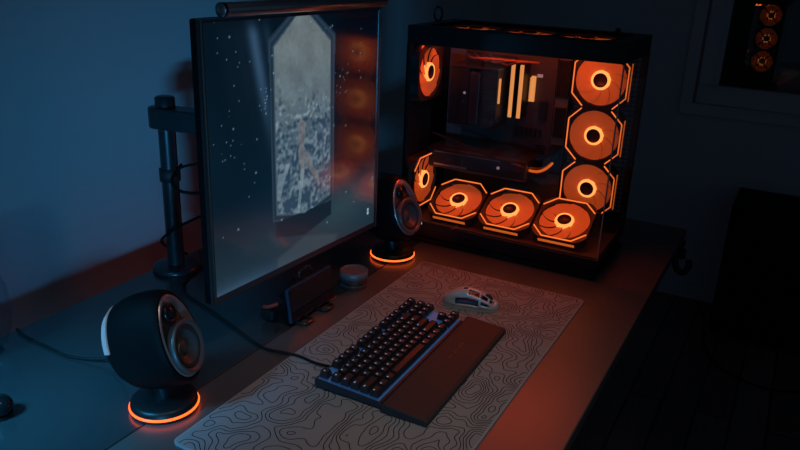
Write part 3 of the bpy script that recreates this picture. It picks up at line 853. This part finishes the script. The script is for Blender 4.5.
# ------------------------------------------------------------------ tin
tn = empty('round_tin', (-.773, 1.256, ZD)); tag(tn, 'small round grey metal tin beside the phone stand', 'tin')
MB().lathe([(0, 0), (.0285, 0), (.0295, .001), (.0295, .009), (.0287, .0095), (.0287, .0105), (.0295, .011), (.0295, .022)], 48).build('tin_body', 'tin', tn)
MB().lathe([(.0300, .0222), (.0305, .023), (.0305, .036), (.0290, .0372), (.0275, .0345), (.026, .0335), (0, .0332)], 48).build('lid', ['tin_in'], tn)

# ------------------------------------------------------------------ phone on a folding stand
st = empty('phone_stand', (-.800, 1.095, ZD), (0, 0, 0)); tag(st, 'low black folding stand holding the phone under the monitor', 'phone stand')
B(-.045, .022, -.062, .058, 0.0003, .006, bev=.002).build('base_plate', 'plastic', st)
T = TR(.0285, 0, .0085) @ RY(math.radians(-8))
MB().box(-.013, -.0085, -.045, .045, .0, .066, T=T, bev=.0015).build('back_rest', 'plastic', st)
MB().bar((-.030, 0, .005), (.008, 0, .055), .05, .004, up=(0, 1, 0)).build('strut', 'plastic', st)
for y in (-.036, .036):
    MB().tube([(.018, y-.014, .0042), (.046, y-.014, .0042), (.050, y, .0042), (.046, y+.014, .0042), (.018, y+.014, .0042)], .003, 8).build('front_hook', 'gloss2', st)
MB().tube([(.008, -.004, .060), (.002, -.004, .082), (.002, .014, .088), (.002, .030, .086), (.008, .036, .062)], .0035, 8).build('top_loop', 'gloss2', st)
MB().tube([(-.034, -.070, .028), (-.02, -.070, .032), (-.004, -.064, .040)], .004, 8).build('hinge_pin', 'redplastic', st)
B(-.038, -.006, -.078, -.056, .006, .026, bev=.004).build('side_block', 'plastic', st)
ph = empty('smartphone', (-.770, 1.098, ZD+.0085), (0, math.radians(-8), 0)); tag(ph, 'black phone propped sideways on the stand in front of the monitor', 'phone')
B(-.0045, .0035, -.074, .074, 0, .070, bev=.003).build('phone_body', 'phoneframe', ph)
B(.0034, .0044, -.0715, .0715, .003, .067, bev=.0003).build('phone_screen', 'phone', ph)

# ------------------------------------------------------------------ cut-off things at the left edge
gl = empty('glass_vase', (-1.159, .677, ZD)); tag(gl, 'round-bellied clear bluish glass vase cut off by the left edge of the photo', 'vase')
M['tumbler'] = glass('vase_glass', (.93, .96, .98), 1.5, .02)
MB().lathe([(0, .003), (.018, .003), (.029, .016), (.039, .05), (.0415, .085), (.037, .12), (.029, .145), (.0275, .162), (.0285, .164), (.0298, .162), (.031, .145), (.0392, .12), (.0435, .085), (.041, .05), (.031, .014), (.021, 0), (0, 0)], 40).build('vase_wall', 'tumbler', gl)
bl = empty('glossy_ball', (-.968, .565, ZD)); tag(bl, 'glossy black ball-shaped object at the lower left edge of the photo', 'ball')
MB().lathe([(0, 0), (.014, 0), (.016, .002), (.016, .006)], 28).build('collar', 'plastic', bl)
MB().lathe([(.012, .005), (.0165, .010), (.019, .017), (.0175, .025), (.012, .032), (0, .036)], 28).build('ball', 'gloss', bl)

# ------------------------------------------------------------------ cables
zc = ZD+.0028
cable('speaker_cable', [(-1.187, .748, zc), (-1.15, .738, zc), (-1.078, .734, zc), (-1.03, .732, zc), (-.984, .741, zc+.004), (-.945, .752, zc+.012), (-.905, .742, zc+.03), (-.872, .722, zc+.048)], .0025, 'thin black cable running across the desk to the left speaker')
cable('keyboard_cable', [(-1.115, 1.20, zc), (-1.09, 1.09, zc), (-1.045, 1.03, zc), (-.945, .996, zc), (-.837, .958, zc), (-.767, .935, zc), (-.715, .937, zc+.003), (-.689, .940, zc+.0035), (-.650, .934, ZP+.004), (-.616, .931, ZP+.009)], .0026, 'black cable trailing from behind the monitor to the keyboard')
cable('monitor_cable', [(-1.118, 1.118, .985), (-1.10, 1.07, .965), (-1.06, 1.06, .95), (-1.01, 1.09, .955), (-.93, 1.12, 1.0)], .0032, 'looping black cable from the clip on the arm post to the monitor', group=None)
cable('monitor_cable', [(-1.118, 1.100, .965), (-1.09, 1.09, .99), (-1.04, 1.10, 1.005), (-.97, 1.13, 1.02), (-.93, 1.14, 1.03)], .0026, 'thin upper black cable from the arm post to the monitor back')
cable('power_lead', [(-1.186, 1.185, ZD+.0035), (-1.186, 1.150, .765), (-1.172, 1.105, .795), (-1.152, 1.082, .822), (-1.11, 1.085, .855), (-1.06, 1.10, .885), (-.98, 1.12, .93), (-.93, 1.13, .96)], .0030, 'lower black cable rising from beside the arm post to the monitor')
cable('floor_cable', [(-.235, 3.30, .005), (-.19, 3.18, .005), (-.173, 3.04, .005), (-.150, 2.90, .005), (-.10, 2.78, .005), (-.034, 2.715, .005), (.07, 2.677, .005), (.166, 2.70, .005), (.32, 2.78, .005), (.5, 2.95, .005)], .005, 'black cable curving over the dark floor below the window')

# ------------------------------------------------------------------ low cabinet near far wall
cb = empty('low_cabinet', (.245, 3.17, 0)); tag(cb, 'plain black low cabinet standing under the window', 'cabinet')
mb = MB(); mb.box(-.40, .40, -.15, .15, .03, .552); mb.box(-.39, .39, -.14, .14, 0, .03); mb.build('cabinet_body', 'cabinet', cb, bev=.004)
for sx in (-1, 1):
    d = B(sx*.2-.192, sx*.2+.192, -.156, -.1505, .045, .540).build('cabinet_door', 'cabinet', cb)
    B(-.004, .004, -.166, -.156, .25, .34).build('handle', 'metal_black', d, loc=(sx*.03, 0, 0))

# ------------------------------------------------------------------ lights
def area(name, loc, target, size, energy, col, sy=None):
    L = bpy.data.lights.new(name, 'AREA'); L.energy = energy; L.color = col; L.size = size
    if sy: L.shape = 'RECTANGLE'; L.size_y = sy
    o = bpy.data.objects.new(name, L); COL.objects.link(o); o.location = loc
    o.rotation_euler = (Vector(target)-Vector(loc)).to_track_quat('-Z', 'Y').to_euler()
    return o
bl_ = area('blue_lamp', (.50, -1.20, .85), (-1.33, 1.66, 1.03), .42, .84, (.06, .46, 1.0), sy=.14); bl_.data.spread = math.radians(29)
bd_ = area('blue_desk_fill', (-1.00, .02, 1.45), (-.95, .58, .74), .20, 1.35, (.05, .52, 1.0)); bd_.data.spread = math.radians(40)  # added blue fill for the near left desk, no lamp stands there
cl_ = area('overhead_fill', (.05, .45, 2.35), (-.44, .93, .74), .40, .39, (1, .9, .84)); cl_.data.spread = math.radians(41)  # added neutral fill from overhead for the pad, no fixture hangs there
# added fill lights under the case top: one by the front edge, one inside
pl_ = area('case_front_fill', (-.581, 1.600, ZD+.478), (-.581, 1.600-.38, ZD+.478-.92), .45, .74, (1, .07, .008), sy=.035); pl_.data.spread = math.radians(122)
pi_ = area('case_inner_fill', (-.60, 1.665, ZD+.475), (-.60, 1.80, ZD+.30), .40, .26, (1, .11, .02), sy=.03)

w = bpy.data.worlds.new('night'); w.use_nodes = True
w.node_tree.nodes['Background'].inputs['Color'].default_value = (.24, .48, .80, 1)
w.node_tree.nodes['Background'].inputs['Strength'].default_value = .045
SC.world = w

# ------------------------------------------------------------------ camera
cam = bpy.data.cameras.new('camera'); co = bpy.data.objects.new('camera', cam); COL.objects.link(co)
f = Vector((-0.43976004, 0.83019564, -0.34261684)); rt = Vector((0.87674078, 0.479561, 0.03669957)); up = Vector((-0.19477349, 0.28424715, 0.93875814))
m = Matrix((rt, up, -f)).transposed().to_4x4(); m.translation = Vector((0, 0, ZD+.68)); co.matrix_world = m
cam.sensor_width = 36; cam.lens = 745.33*36/800; cam.clip_start = .02
SC.camera = co
vs = SC.view_settings
vs.view_transform = 'Standard'; vs.look = 'None'; vs.gamma = 1; vs.use_curve_mapping = False; vs.exposure = 0
